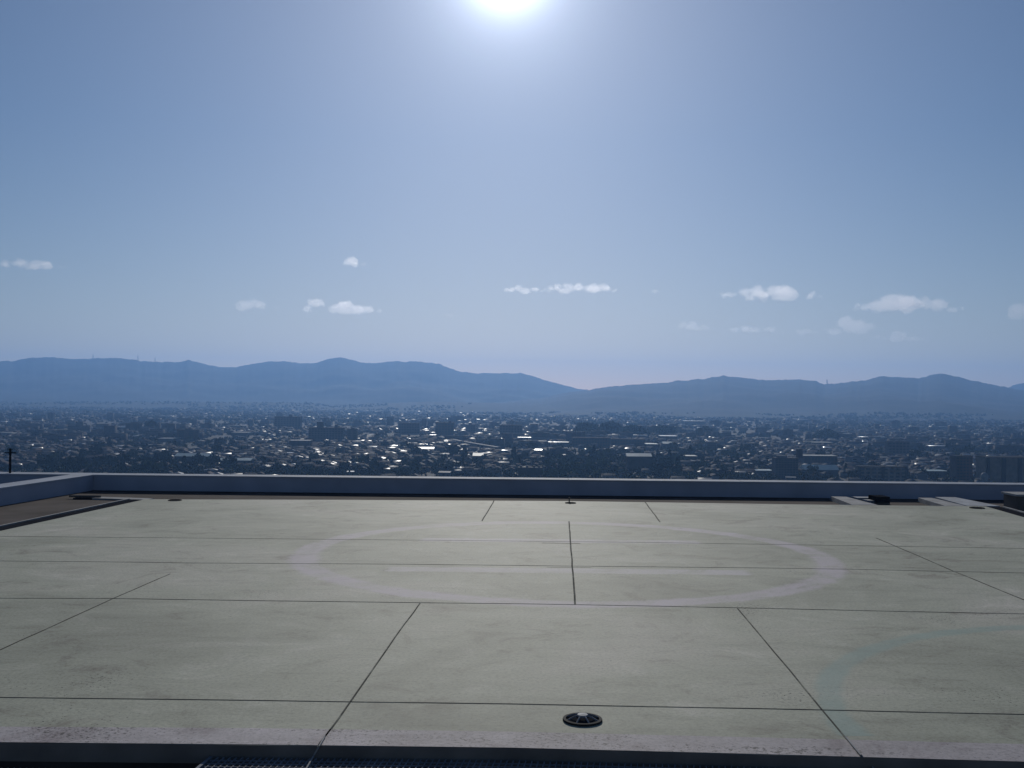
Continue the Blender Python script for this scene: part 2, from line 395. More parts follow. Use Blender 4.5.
# things lying on the lower roof, right of the middle
def quadblock(name, px4, ztop, mat, parent=None, z0=None, base=None):
    P = [at(x, y, ztop) for x, y in px4]; bx = base or Vector((0,0,0)); mb = MB()
    P = [p-bx for p in P]
    area = sum(P[i].x*P[(i+1)%4].y - P[(i+1)%4].x*P[i].y for i in range(4))
    if area < 0: P.reverse()
    mb.prism(P, (FZ if z0 is None else z0) - bx.z, ztop - bx.z); return mb.build(name, mat, parent)
def walkway(pix_top, pix_panels, label, zt):
    b = at(pix_top[2][0], pix_top[2][1], zt); b.z = FZ
    o = empty('roof_hatch', b); tag(o, label, 'hatch')
    quadblock('kerb', pix_top, zt, M['palecon'], o, base=b)
    for q, z, m_ in pix_panels: quadblock('panel', q, z, M[m_], o, base=b)
    return o
walkway([(831,496.4),(846,496.6),(878,505.0),(852,504.6)], [([(850,496.0),(868,496.2),(876,498.0),(857,497.7)], -.02, 'alu'), ([(858,498.3),(872,498.6),(882,500.8),(868,500.4)], -.06, 'alu')],
        'pale roof hatch kerb with small metal panels, left of the dark box', -.02)
walkway([(918,497.6),(932,497.8),(966,506.0),(945,505.8)], [([(935,496.9),(955,497.1),(1000,505.9),(968,505.9)], .0, 'alu')],
        'pale roof hatch kerb with a wide metal panel, right of the dark box', -.02)
b = at(879, 503.5, FZ); bo = empty('equipment_box', b, R(3)); tag(bo, 'small dark equipment box between the two roof hatches', 'equipment box')
mb = MB(); mb.box(-.22,.22,-.35,.35,.06,.25); mb.build('housing', M['darkbox'], bo)
for s in (-1,1):
    mb = MB(); mb.box(-.24,.24,s*.25-.05,s*.25+.05,0,.06); mb.build('foot', M['brownbox'], bo)
b = atY(1030, 500, 33.0); b.z = FZ; bo = empty('roof_unit', b); tag(bo, 'brown box unit with pale lid by the parapet at the far right', 'roof unit')
mb = MB(); mb.box(-.6,1.2,-.4,.5,.0,.44); mb.build('housing', M['brownbox'], bo)
mb = MB(); mb.box(-.66,1.26,-.46,.56,.44,.50); mb.build('lid', M['palecon'], bo)
b = at(85, 499, FZ); bo = empty('pipe_block', b); tag(bo, 'low dark block with a short pipe on the lower roof at far left', 'pipe support')
mb = MB(); mb.box(-.3,.3,-.2,.2,0,.05); mb.build('block', M['darkbox'], bo)
mb = MB(); mb.tube([(-.5,0,.085),(.5,0,.085)], .03, 8); mb.build('pipe', M['brownbox'], bo)

# steel walkway gratings in front of the pad
def grating(x0, x1, z, y1off, label, slant):
    # far edge follows the pad's front line
    def yf(x):
        if x < fm.x: return fl.y + (fm.y-fl.y)*(x-fl.x)/(fm.x-fl.x)
        return fm.y + (fr.y-fm.y)*(x-fm.x)/(fr.x-fm.x)
    o = empty('floor_grating', ((x0+x1)/2, yf((x0+x1)/2)-.6, z)); tag(o, label, 'grating', 'steel gratings before the pad')
    cx, cy = o.location.x, o.location.y; T = .02; mb = MB(); x = x0
    def seg(xa, ya, xb, yb, w, h):
        d = Vector((xb-xa, yb-ya, 0)); L = d.length; d.normalize(); ang = math.atan2(d.y, d.x)
        Mx = Matrix.Translation((xa-cx, ya-cy, 0)) @ Matrix.Rotation(ang, 4, 'Z')
        mb.box(0, L, -w/2, w/2, -h, 0, 0, Mx)
    while x < x1:
        a = yf(x) - y1off; seg(x, a, x+slant, a-.75, .010, .025); x += .056
    for j in range(1, 10):
        y = y1off + j*.08
        seg(x0, yf(x0)-y, fm.x if x0 < fm.x < x1 else x1, yf(fm.x if x0 < fm.x < x1 else x1)-y, .007, .016)
        if x0 < fm.x < x1: seg(fm.x, fm.y-y, x1, yf(x1)-y, .007, .016)
    mb.build('mesh_bars', M['steel'], o)
    def seg2(*a):
        mb = MB()
        xa, ya, xb, yb, w, h = a; d = Vector((xb-xa, yb-ya, 0)); L = d.length; ang = math.atan2(d.y, d.x)
        mb.box(0, L, -w/2, w/2, -h, .004, 0, Matrix.Translation((xa-cx, ya-cy, 0)) @ Matrix.Rotation(ang, 4, 'Z'))
        mb.build('end_bar', M['steel'], o)
    for xx in (x0-.01, x1+.06): seg2(xx, yf(xx)-y1off, xx+slant, yf(xx)-y1off-.8, .03, .04)
    return o
gx = at(212, 757, -.1).x
grating(gx, fr.x+1.2, -.10, .03, 'long steel mesh grating below the front edge of the pad', -.10)
grating(fl.x-2.0, gx-.12, -.19, .10, 'lower steel mesh grating in the dark at the bottom left', -.10)
# two thin cables that hang over the front edge, out of the two joints
for pix, lab in (([(325,737,.008),(319,747,.012),(314,756,-.09),(306,770,-.088)], 'thin pale cable over the front edge of the pad, left one'),
                 ([(846,738,.008),(861,756,.012),(868,762,-.09),(874,770,-.088)], 'thin pale cable over the front edge of the pad, right one')):
    mb = MB(); mb.tube([at(x,y,z)+Vector((0,0,.008)) for x,y,z in pix], .008, 6)
    tag(mb.build('cable', M['palecon']), lab, 'cable', 'cables over the pad edge')

# ------------------------------------------------------------------ plain and hills
def ground_mat():
    def f(nt, N, L, b):
        tc = N_(nt, 'ShaderNodeTexCoord'); O = tc.outputs['Object']
        vo = N_(nt, 'ShaderNodeTexVoronoi', i_Scale=.012); vo.feature = 'F1'; L.new(O, vo.inputs['Vector'])
        sx = N_(nt, 'ShaderNodeSeparateColor'); L.new(vo.outputs['Color'], sx.inputs[0])
        r = ramp(nt, sx.outputs[0], [(.0,(.011,.014,.010)),(.35,(.016,.017,.015)),(.6,(.020,.019,.019)),(.85,(.030,.028,.026)),(1,(.015,.02,.011))])
        no = N_(nt, 'ShaderNodeTexNoise', i_Scale=.05, i_Detail=8, i_Roughness=.7); L.new(O, no.inputs['Vector'])
        r2 = ramp(nt, no.outputs[0], [(.3,(.5,.5,.5)),(.7,(1.2,1.2,1.2))])
        mx = N_(nt, 'ShaderNodeMix', data_type='RGBA', blend_type='MULTIPLY'); mx.inputs[0].default_value = 1
        L.new(r.outputs[0], mx.inputs[6]); L.new(r2.outputs[0], mx.inputs[7]); L.new(mx.outputs[2], b.inputs['Base Color'])
        b.inputs['Roughness'].default_value = .9; b.inputs['Specular IOR Level'].default_value = .2
    return nmat('town_ground', f)
mb = MB(); mb.add([(-13000,-3000,GZ),(13000,-3000,GZ),(13000,14500,GZ),(-13000,14500,GZ)], [(0,1,2,3)])
tag(mb.build('ground', ground_mat()), kind='structure')

def hill_mat(name, a, c):
    def f(nt, N, L, b):
        tc = N_(nt, 'ShaderNodeTexCoord'); O = tc.outputs['Object']
        no = N_(nt, 'ShaderNodeTexNoise', i_Scale=.0022, i_Detail=10, i_Roughness=.65); L.new(O, no.inputs['Vector'])
        r = ramp(nt, no.outputs[0], [(.35,a),(.65,c)]); L.new(r.outputs[0], b.inputs['Base Color'])
        b.inputs['Roughness'].default_value = .95; b.inputs['Specular IOR Level'].default_value = .1
    return nmat(name, f)
HM = hill_mat('forested_slope', (.010,.015,.009), (.030,.034,.022))
HV = []
def interp(tab, x):
    if x <= tab[0][0]: return tab[0][1]
    for (a, b), (c, d) in zip(tab, tab[1:]):
        if x <= c: return b + (d-b)*(x-a)/(c-a)
    return tab[-1][1]
def hills(name, tab, Dr, Db, amp, step=2, rows=52, rough=5, seed=0):
    x0, x1 = tab[0][0], tab[-1][0]; xs = np.arange(x0, x1+.1, step); vs = []
    for px in xs:
        y = interp(tab, px); dr = Dr(px) if callable(Dr) else Dr; db = Db(px) if callable(Db) else Db
        zr = atY(px, y, dr).z
        jit = noise.fractal(Vector((px*.11, seed, 0)), .55, 2.1, 6)*rough*1.3
        for j in range(rows):
            s = j/(rows-1)*1.45
            Y = db + (dr-db)*s; X = (px-512)/F*Y*1.0
            P = Vector((X/900, Y/900, seed))
            n1 = noise.fractal(P, .9, 2.0, 6)
            rd = abs(noise.noise(Vector((X/1300+3, Y/2600, seed+7))))
            if s <= 1: h = (s**1.15)*(zr-GZ) + (amp*n1 - amp*1.1*rd)*math.sin(math.pi*min(s,1))*(1-s*.35) + jit*s
            else: h = (zr-GZ)*(1-(s-1)*1.3) + jit + amp*n1*(s-1)
            vs.append((X, Y, GZ - 3 + max(0, h+3)))
    k = len(xs); mb = MB()
    mb.add(vs, [(i*rows+j, (i+1)*rows+j, (i+1)*rows+j+1, i*rows+j+1) for i in range(k-1) for j in range(rows-1)])
    HV.append((mb.v, mb.f)); return tag(mb.build(name, HM, smooth=True), kind='structure')
left = [(-260,372),(-160,366),(-80,360),(-30,362),(0,361),(12,361),(30,357.5),(52,357),(75,359),(95,358),(120,358),(150,361.5),(175,362),(190,360),(205,364),(220,367),(235,367),(250,364),(265,361.5),(285,361),(305,363.5),(318,362),(330,358.5),(340,357),(350,359),(360,362),(375,363),(395,361),(420,361.5),(440,364),(450,368),(460,371.5),(475,373),(500,373),(520,373),(530,375),(545,380),(560,384),(575,388),(588,390),(620,396),(660,404),(700,410)]
right = [(430,407),(500,402),(540,398),(570,392),(588,390),(605,387),(625,385),(640,384),(660,383),(675,381),(700,379),(715,377),(725,375.5),(745,378),(768,380),(800,379.5),(815,381),(825,384),(845,382.5),(865,380),(880,376.5),(905,377),(920,378),(930,375),(942,373),(955,376),(980,382),(1005,387),(1024,390),(1060,396),(1120,392),(1200,386),(1290,392)]
hills('mountain_range', left, 10800, 7600, 60, rough=7, seed=1)
hills('nearer_mountain_range', right, 8600, lambda x: 5000, 42, rough=6, seed=5)
hills('farther_mountain_range', [(960,400),(1005,389),(1015,384.5),(1030,381),(1070,374),(1150,371),(1280,378)], 11600, 9500, 60, rough=6, seed=9)
hills('foothills', [(-260,403),(0,402.5),(120,402),(250,402.5),(310,403),(335,407),(360,409)], 7000, 6200, 6, rough=3, seed=12, rows=20)
hills('low_foothills', [(300,408),(360,403.5),(430,401.5),(500,403),(560,403),(620,408),(680,412)], 7300, 5800, 10, rough=3, seed=15, rows=20)

# lattice masts on the ridges
def pylon(px, Yd, h, label):
    y = interp(left if px < 580 else right, px); p = atY(px, y+.6, Yd)
    o = empty('ridge_mast', p); tag(o, label, 'mast', 'masts on the mountain ridges'); mb = MB()
    for sx in (-1,1):
        for sy in (-1,1): mb.tube([(sx*4,sy*4,-8),(sx*1.2,sy*1.2,h)], 1.0, 4)
    for i in range(5):
        z = h*i/5; z2 = h*(i+1)/5; w = 4-2.8*i/5; w2 = 4-2.8*(i+1)/5
        mb.tube([(-w,-w,z),(w2,-w2,z2)], .6, 4); mb.tube([(w,w,z),(-w2,w2,z2)], .6, 4)
    mb.build('lattice', M['steel'], o)
    mb = MB(); mb.tube([(-9,0,h*.8),(9,0,h*.8)], .8, 4); mb.tube([(-7,0,h*.95),(7,0,h*.95)], .8, 4); mb.build('cross_arm', M['steel'], o)
pylon(93, 10800, 42, 'tiny mast on the left ridge, leftmost of the four')
pylon(138, 10800, 55, 'tiny mast on the left ridge, second of the four')
pylon(155, 10800, 48, 'tiny mast on the left ridge, third of the four')
pylon(827, 8600, 40, 'tiny mast in the dip of the right ridge')

# ------------------------------------------------------------------ town
def gpt(px, py): return at(px, py, GZ)
def dist_of(px, py): return gpt(px, py).y

occupied = []     # (px0, px1, pybase, Y) footprints of the landmark buildings
def block(name, cat, px0, px1, ytop, ybase, label, wall='grey', roof='grey', depth=None, floors=0, cols=0, extras=(), parapet_h=.8, Yd=None, rz=0.0, pilasters=0, group=None, gable=0):
    pm = (px0+px1)/2
    Y = Yd or dist_of(pm, ybase)
    w = (px1-px0)/F*Y; top = atY(pm, ytop, Y).z; X = (pm-512)/F*Y
    h = max(4, top - GZ); d = depth or max(12, w*.4)
    o = empty(name, (X, Y + d/2, GZ), rz); tag(o, label, cat, group)
    hr = 0
    mb = MB(); mb.box(-w/2, w/2, -d/2, d/2, 0, h-.5); mb.build('wall', M['wall_'+wall], o)
    if gable:
        mb = MB(); g = gable; e = 1.0
        vs = [(-w/2-e,-d/2-e,h-.48),(w/2+e,-d/2-e,h-.48),(w/2+e,0,h+g),(-w/2-e,0,h+g),(w/2+e,d/2+e,h-.48),(-w/2-e,d/2+e,h-.48)]
        mb.add(vs, [(0,1,2,3),(3,2,4,5),(0,3,5),(1,4,2)]); mb.build('roof', M['roof_'+roof], o)
    else:
        mb = MB(); mb.box(-w/2-.3, w/2+.3, -d/2-.3, d/2+.3, h-.5, h); mb.build('roof', M['roof_'+roof], o)
    for j in range(floors):
        for i in range(cols):
            cw = w/cols; fh = (h-2)/floors; x = -w/2 + cw*(i+.5); z = 1 + fh*(j+.5)
            if atY(pm, 478, Y).z > GZ + z + 3: continue
            mb = MB(); mb.box(x-cw*.33, x+cw*.33, -d/2-.08, -d/2+.2, z-fh*.28, z+fh*.28); mb.build('window', M['glass'], o)
    for i in range(pilasters):
        x = -w/2 + w*i/(pilasters-1); mb = MB(); mb.box(x-w*.03, x+w*.03, -d/2-1.2, -d/2-.0, 0, h-.6); mb.build('pilaster', M['wall_dark'], o)
    for e in extras:                                  # (px0, px1, ytop, part name, wall)
        x0 = (e[0]-pm)/F*Y; x1 = (e[1]-pm)/F*Y; t = atY(pm, e[2], Y).z - GZ
        mb = MB(); mb.box(x0, x1, -d*.2, d*.2, h, max(t, h+1)); mb.build(e[3], M['wall_'+e[4]], o)
    occupied.append((px0, px1, ybase, Y, d)); return o
B = block
B('apartment_slab','apartment block',309,344,427.5,442,'wide dark slab block with a small rooftop tower, below the highest peak','grey','dark',18,6,12,[(317,323,422,'lift_tower','grey'),(335,337.5,424.5,'tank','grey')])
B('apartment_slab','apartment block',275,301,416.5,429,'dark slab block up and left of the wide slab block','grey','dark',20,6,9,[(289,292,414.5,'lift_tower','grey')])
B('shop_hall','hall',290,310,440.5,448.5,'low dark hall with a pale roof line under the wide slab block','brown','pale',30)
B('apartment_tower','apartment block',422.5,427,418.5,428,'slim far tower block with a thin mast, left of the brown block','brown','dark',12,0,0,[(427.4,428,414,'mast','grey')])
B('apartment_slab','apartment block',436,454,422.5,436,'brown far block with a rooftop hut, centre left of the town','brown','dark',18,5,6,[(449,451.5,421,'lift_tower','brown')])
B('apartment_slab','apartment block',466,476,424.5,434,'small dark block right of the brown far block','grey','dark',14,4,4,[(469,472,423,'lift_tower','grey')])
B('apartment_slab','apartment block',500,523,425,438,'dark grey block left of the bright glinting roof','grey','dark',18,5,8)
B('apartment_slab','apartment block',399,420,423,434,'grey slab left of the slim far tower','grey','grey',18,4,8)
B('school_wing','school',573,611,437.5,447,'long low block with reddish brown roof edge, left wing','brown','brown',16,3,14)
B('school_wing','school',612,646,439,448,'long low block with reddish brown roof edge, right wing','brown','brown',16,3,12)
B('factory_hall','hall',685,706,421,426,'far white flat-roofed hall below the right ridge','white','metal',60)
B('store_hall','hall',661,678,436,441,'mid-distance hall with a pale grey roof, left of the dark cube','beige','metal',40)
B('store_hall','hall',647,659,444,450,'hall with whitish green roof above the dark trees','grey','green',34)
B('store_hall','hall',664,675,443.5,449,'small hall with jagged whitish roof above the dark trees','grey','green',28,gable=3)
B('temple_hall','hall',628,652,456,470,'dark hall with pale sloping roof edge among the olive trees','brown','green',22,gable=3)
B('store_hall','hall',685,698,456,464,'hall with a short pale roof right of the dark trees','brown','cream',26)
B('stair_tower','tower',748,755.5,443,453,'small whitish tower-like block standing alone above trees','white','pale',10,4,2)
B('office_block','office block',707,717,442,451,'dark cube block right of the pale hall','grey','dark',16,4,5)
B('apartment_slab','apartment block',776,799,458,479,'grey block with a white roof patch and dark tower at its right','grey','grey',18,8,8,[(779,789,456,'plant_room','white'),(799.3,804.5,449,'stair_tower','grey')])
B('depot_hall','hall',805,838,455.7,467,'long hall with a beige roof line right of the grey tower block','brown','cream',24,2,10)
B('gable_hall','hall',806,839,469.5,476,'low hall with a big pale greenish gable roof near the parapet','grey','green',26,gable=5)
B('gate_block','office block',860,907,466.5,483,'dark portal-like block with thick pilasters just over the parapet','tan','dark',16,4,8,(),.8,None,0,3)
B('office_block','office block',889,910,441.5,457,'dark cube block with white specks along its roof edge','grey','dark',18,5,6,[(891,894,440.5,'vent_hut','white'),(898,900,440.5,'vent_hut','white'),(904,907,440.5,'vent_hut','white')])
B('store_hall','hall',891,909,456.6,461,'low brown hall right under the dark cube with white specks','brown','brown',20)
B('store_hall','hall',927,950,471,477,'low hall with a pale blue green roof right of the portal block','grey','green',26)
B('store_hall','hall',754,775,470.5,476,'low hall with pale teal roof left of the grey tower block','grey','green',26)
B('store_hall','hall',743,754,463.5,468,'small pale twin-roofed hall beside trees, left of the tower block','beige','pale',20)
B('apartment_slab','apartment block',957,973,456,482,'narrow dark block left of the pillared block','brown','dark',18,8,5)
B('pillared_block','office block',988,1052,457.5,486,'large brown grey block with tall pilasters at the far right','tan','dark',30,0,0,(),.8,None,0,5)
B('depot_hall','hall',415,434,448.5,452,'bright pale roofed hall in the middle distance, left of the tracks','beige','metal',26,gable=2)
B('depot_hall','hall',474,483.5,455.5,461,'small hall with bright cream roof at the curve of the tracks','beige','cream',24,gable=3)
B('depot_hall','hall',430,436,435,438.5,'small white hall under the brown far block','white','metal',30)
B('gable_hall','hall',176,209,456,463,'long hall with pale greenish roof behind the left parapet trees','grey','green',24,gable=3)
B('gable_hall','hall',220,251,460,467,'long low hall with pale grey roof left of the olive field','grey','green',24,gable=2)
B('store_hall','hall',158,175,438.5,442,'low pale roofed hall in the left middle distance','grey','pale',40)
B('store_hall','hall',232,248,432.5,436,'low pale roofed hall left of the dark slab blocks','grey','pale',50)
B('store_hall','hall',805,833,442.3,446,'low hall with thin beige roof line under dark trees','brown','cream',30)
B('equipment_block','office block',519,543,467.5,480,'black low block with roof vents just over the parapet near the centre','brown','dark',14,0,0,[(521,523,466,'vent','grey'),(527,529,466,'vent','grey'),(534,536,466,'vent','grey'),(539,541,466,'vent','grey')])

# white dome
p = atY(984.5, 476, 1150); o = empty('storage_dome', (p.x, 1150, GZ)); tag(o, 'small white dome left of the pillared block', 'dome')
hz = p.z - GZ; mb = MB(); k = 20; rr = 3.5/F*1150; rings = [(rr,0),(rr,hz)] + [(rr*math.cos(t), hz+rr*math.sin(t)) for t in [R(a) for a in (18,36,54,72,86)]]
vs = [(r_*math.cos(2*math.pi*i/k), r_*math.sin(2*math.pi*i/k), z) for r_, z in rings for i in range(k)]
mb.add(vs, [(a*k+i, a*k+(i+1)%k, (a+1)*k+(i+1)%k, (a+1)*k+i) for a in range(len(rings)-1) for i in range(k)]); mb.build('shell', M['roof_pale'], o, True)

# roads and rails on the plain
def ribbon(name, pix, w, mat, z=.3):
    P = [gpt(*p) for p in pix]; mb = MB(); mb.strip(P, w, GZ-.5, GZ+z); return tag(mb.build(name, mat), kind='structure')
M['road'] = plain('asphalt', (.03,.03,.034), .75, scale=.05)
M['bridge'] = plain('viaduct_concrete', (.16,.15,.15), .8, scale=.05)
M['rail'] = plain('rail_bed', (.06,.055,.055), .7, scale=.1)
ribbon('main_road', [(418,440),(440,441),(462,446),(484,450),(505,455),(540,463),(600,480)], 16, M['road'])
ribbon('cross_road', [(300,500),(330,462),(352,445),(372,434),(400,424)], 10, M['road'], .34)
for i, dx in enumerate((0,7,14,19)):
    ribbon('rail_track', [(494+dx*1.6,482),(497+dx*1.3,472),(494+dx,464),(486+dx*.6,459),(470+dx*.3,455.5)], 5, M['rail'], .42+.04*i)

# viaduct deck beside the main road
P = [gpt(*p) for p in [(440,440.5),(462,445.5),(484,449.5),(498,452)]]
vo = empty('viaduct', P[0]); tag(vo, 'pale raised railway viaduct running down toward the cream roofed hall', 'viaduct')
mb = MB(); mb.strip([p-P[0] for p in P], 9, 7, 8.6); mb.build('deck', M['bridge'], vo)
for a, b_ in zip(P, P[1:]):
    for i in range(6):
        q = a.lerp(b_, i/6) - P[0]; mb = MB(); mb.box(q.x-1.2, q.x+1.2, q.y-3, q.y+3, 0, 7); mb.build('pier', M['bridge'], vo)

# fields: pale sheets
M['field_olive'] = plain('olive_field', (.05,.05,.028), .95, scale=.03)
M['field_brown'] = plain('brown_field', (.07,.06,.055), .95, scale=.03)
def field(pix, m_, z):
    P = [gpt(*p) for p in pix]; mb = MB(); mb.add([(p.x,p.y,GZ+z) for p in P], [tuple(range(len(P)))]); tag(mb.build('field', M[m_]), kind='structure')
field([(252,472),(288,472),(312,461.5),(256,460.5)], 'field_olive', .25)
field([(15,474),(62,474),(58,463),(30,463)], 'field_brown', .28)
field([(66,474),(96,474),(90,461),(68,461)], 'field_brown', .31)

# house kinds
def house_mesh(kind, w, d, h, roof, wall, pitch=.42):
    mb = MB(); mb.box(-w/2, w/2, -d/2, d/2, 0, h, 0); e = .6; g = d/2*pitch
    z = h+.02
    if kind == 'gable':
        vs = [(-w/2-e,-d/2-e,z),(w/2+e,-d/2-e,z),(w/2+e,0,z+g),(-w/2-e,0,z+g),(w/2+e,d/2+e,z),(-w/2-e,d/2+e,z)]
        mb.add(vs, [(0,1,2,3),(3,2,4,5),(0,3,5),(1,4,2)], 1)
    elif kind == 'hip':
        i = d/2
        vs = [(-w/2-e,-d/2-e,z),(w/2+e,-d/2-e,z),(w/2+e,d/2+e,z),(-w/2-e,d/2+e,z),(-w/2+i,0,z+g),(w/2-i,0,z+g)]
        mb.add(vs, [(0,1,5,4),(2,3,4,5),(1,2,5),(3,0,4)], 1)
    else:
        mb.box(-w/2-.2, w/2+.2, -d/2-.2, d/2+.2, h+.02, h+.6, 1)
        mb.box(-w*.15, w*.2, -d*.2, d*.2, h+.6, h+2.6, 0)
    # window bands, both long sides, upper and lower storey
    for s in (-1,1):
        for zz in np.arange(1.0, h-1.3, 2.9):
            for q in (-.28,.22):
                mb.box(w*q-w*.12, w*q+w*.12, s*d/2-.05, s*d/2+.05, zz, zz+1.4, 2)
    return mb.mesh('house_'+kind, [M['wall_'+wall], M['roof_'+roof], M['glass']])
PROTO = []
for rf, wt in (('grey',5),('brown',4),('blue',3),('dark',4),('pale',2)):
    for kd in ('gable','hip'):
        wl = random.choice(['white','beige','grey','beige'])
        PROTO.append((rf, kd, house_mesh(kd, 11, 8.5, 5.8, rf, wl, {'pale':.28,'blue':.30}.get(rf,.45)), wt))
SHED = [('metal','shed', house_mesh('gable', 10, 8, 5, 'metal', 'grey', p), 1) for p in (.16,.22)]
APT = []
for rf, wl, w_, d_, h_ in (('grey','white',22,12,13),('dark','beige',28,12,16),('pale','grey',20,14,11),('grey','brown',34,13,19),('dark','grey',18,14,24)):
    APT.append((rf, wl, house_mesh('flat', w_, d_, h_, rf, wl), w_, h_))

# crowns
def crown_mesh(mat, hgt, n=300, seed=0, conifer=False):
    rnd = random.Random(seed); mb = MB()
    mb.tube([(0,0,0),(.15,0,hgt*.35),(0,.1,hgt*.6)], [hgt*.035,hgt*.025,hgt*.01], 6, 1)
    lobes = [(rnd.uniform(-.28,.28)*hgt, rnd.uniform(-.28,.28)*hgt, rnd.uniform(.45,.8)*hgt, rnd.uniform(.16,.27)*hgt) for _ in range(8)] if not conifer else \
            [(0,0,hgt*(.25+.09*i), hgt*(.22-.025*i)) for i in range(8)]
    for _ in range(n):
        lx,ly,lz,lr = rnd.choice(lobes)
        v = Vector((rnd.gauss(0,1),rnd.gauss(0,1),rnd.gauss(0,1))).normalized()*lr*rnd.uniform(.6,1.1)
        c = Vector((lx,ly,lz))+v; s = hgt*rnd.uniform(.05,.10)
        a = Vector((rnd.gauss(0,1),rnd.gauss(0,1),rnd.gauss(0,1))).normalized(); b = a.orthogonal().normalized()
        c2 = a.cross(b)
        mb.add([c+b*s, c-b*s*.5+c2*s*.8, c-b*s*.5-c2*s*.8, c+a*s*.7], [(0,1,2),(0,1,3),(1,2,3),(2,0,3)], 0)
    return mb.mesh('tree', [mat, M['bark']])
TREES = [('dark round', crown_mesh(M['leaf_a'], 11, 320, 1)), ('dark broad', crown_mesh(M['leaf_a'], 14, 360, 2)), ('olive', crown_mesh(M['leaf_b'], 12, 340, 3)),
         ('olive', crown_mesh(M['leaf_b'], 10, 300, 4)), ('bare brownish', crown_mesh(M['leaf_c'], 10, 150, 5)), ('dark conical', crown_mesh(M['leaf_a'], 16, 320, 6, True))]

# ---- naming by neighbourhood
ORD = 'first second third fourth fifth sixth seventh eighth ninth tenth eleventh twelfth thirteenth fourteenth fifteenth sixteenth seventeenth eighteenth nineteenth twentieth twenty-first twenty-second twenty-third twenty-fourth twenty-fifth twenty-sixth twenty-seventh twenty-eighth twenty-ninth thirtieth'.split()
ZONES = [(70,'left of the parapet corner'),(150,'right of the parapet corner'),(220,'by the pale green-roofed hall'),(305,'left of the slab block'),(350,'by the wide slab block'),
         (410,'right of the slab block'),(470,'left of the rail curve'),(545,'by the rail curve'),(600,'left of the sloping-roofed hall'),(655,'by the sloping-roofed hall'),
         (715,'left of the white tower'),(772,'by the white tower'),(845,'by the grey tower block'),(915,'by the portal-like block'),(5000,'by the far-right pillared block')]
pending = {}      # (desc, row, zone) -> objects
def place(name, mesh, px, py, rz, sc_, desc, cat, group):
    p = gpt(px, py); o = link(name, mesh, None, (p.x, p.y, GZ), rz); o.scale = (sc_,)*3
    row = 'near the parapet' if py > 459 else 'in mid-distance' if py > 440 else 'far off'
    z = next(t for q, t in ZONES if px < q)
    tag(o, None, cat, group); pending.setdefault((desc, row, z), []).append((px, o)); return o
spots = []
def free(px, py, Y, r):
    for (a, b, yb, YY, d) in occupied:
        mgn = r/Y*F
        if a-mgn < px < b+mgn and YY-r < Y < YY+d+r: return False
        if a+1 < px < b-1 and YY < Y < YY + d + 90 and (Y-YY) < 400: return False
    X = (px-512)/F*Y
    for (x, y, rr) in spots:
        if abs(x-X) < rr+r and abs(y-Y) < rr+r: return False
    return True
GREENS = [(40,100,455,474,.8),(100,215,463,476,.9),(395,480,456,474,.75),(505,560,455,474,.6),(545,645,454,476,.95),(650,700,446,476,.9),(700,765,452,474,.8),(840,890,452,466,.6),(910,960,440,470,.5)]
def green(px, py):
    return max([g[4] for g in GREENS if g[0] < px < g[1] and g[2] < py < g[3]] + [.25])
random.seed(21)
nh = 0; tries = 0
while nh < 285 and tries < 30000:
    tries += 1
    Y = random.uniform(1165, 1980) if random.random() < .8 else random.uniform(1900, 2500)
    px = random.uniform(-8, 1032); py = hor(px) + (CAM.z-GZ)*F/Y
    if random.random() < green(px, py)*.93: continue
    bright = random.random() < (.07 if px < 560 else .04)
    if not free(px, py, Y, 9.5): continue
    if bright: rf, kd, me, _ = random.choice(SHED)
    else: rf, kd, me, _ = random.choices(PROTO, [p[3] for p in PROTO])[0]
    ang = R(random.choice([0,0,90,0]) + random.gauss(8 if px < 512 else -6, 13))
    desc = 'shiny metal-roofed sheds' if bright else {'grey':'grey-roofed','brown':'brown-roofed','blue':'blue-roofed','dark':'black-roofed','pale':'pale-roofed'}[rf]+' houses'
    place('shed' if bright else 'house', me, px, py, ang, random.uniform(.85,1.25), desc, 'shed' if bright else 'house', 'sheds of the town' if bright else 'houses of the town')
    spots.append(((px-512)/F*Y, Y, 9.5)); nh += 1
na = 0; tries = 0
while na < 78 and tries < 9000:
    tries += 1
    Y = 1/random.uniform(1/4200, 1/1350)
    px = random.uniform(-8, 1032); py = hor(px) + (CAM.z-GZ)*F/Y
    if random.random() < green(px, py)*.95: continue
    if not free(px, py, Y, 22): continue
    rf, wl, me, w_, h_ = random.choice(APT)
    if h_ > 17 and Y < 1700: continue
    desc = {'white':'whitish','beige':'beige','grey':'grey','brown':'brown'}[wl] + {13:' low',16:' mid-rise',11:' squat',19:' long',24:' tall'}[h_] + ' apartment blocks'
    place('apartment_block', me, px, py, R(random.choice([0,0,0,90])+random.gauss(4,10)), random.uniform(.85,1.2), desc, 'apartment block', 'apartment blocks of the town')
    spots.append(((px-512)/F*Y, Y, 20)); na += 1
ntr = 0; tries = 0
while ntr < 290 and tries < 30000:
    tries += 1
    Y = 1/random.uniform(1/2300, 1/1160)
    px = random.uniform(-8, 1032); py = hor(px) + (CAM.z-GZ)*F/Y
    g = green(px, py)
    if random.random() > g**1.5: continue
    if not free(px, py, Y, 3.5): continue
    if 545 < px < 650 or 700 < px < 760: w = [1,1,7,6,2,.5]
    else: w = [5,5,1,1,1,1.5]
    dsc, me = random.choices(TREES, w)[0]
    place('tree', me, px, py, random.uniform(0,6.28), random.uniform(.8,1.45), dsc+' trees', 'tree', 'trees of the town')
    spots.append(((px-512)/F*Y, Y, 3.5)); ntr += 1
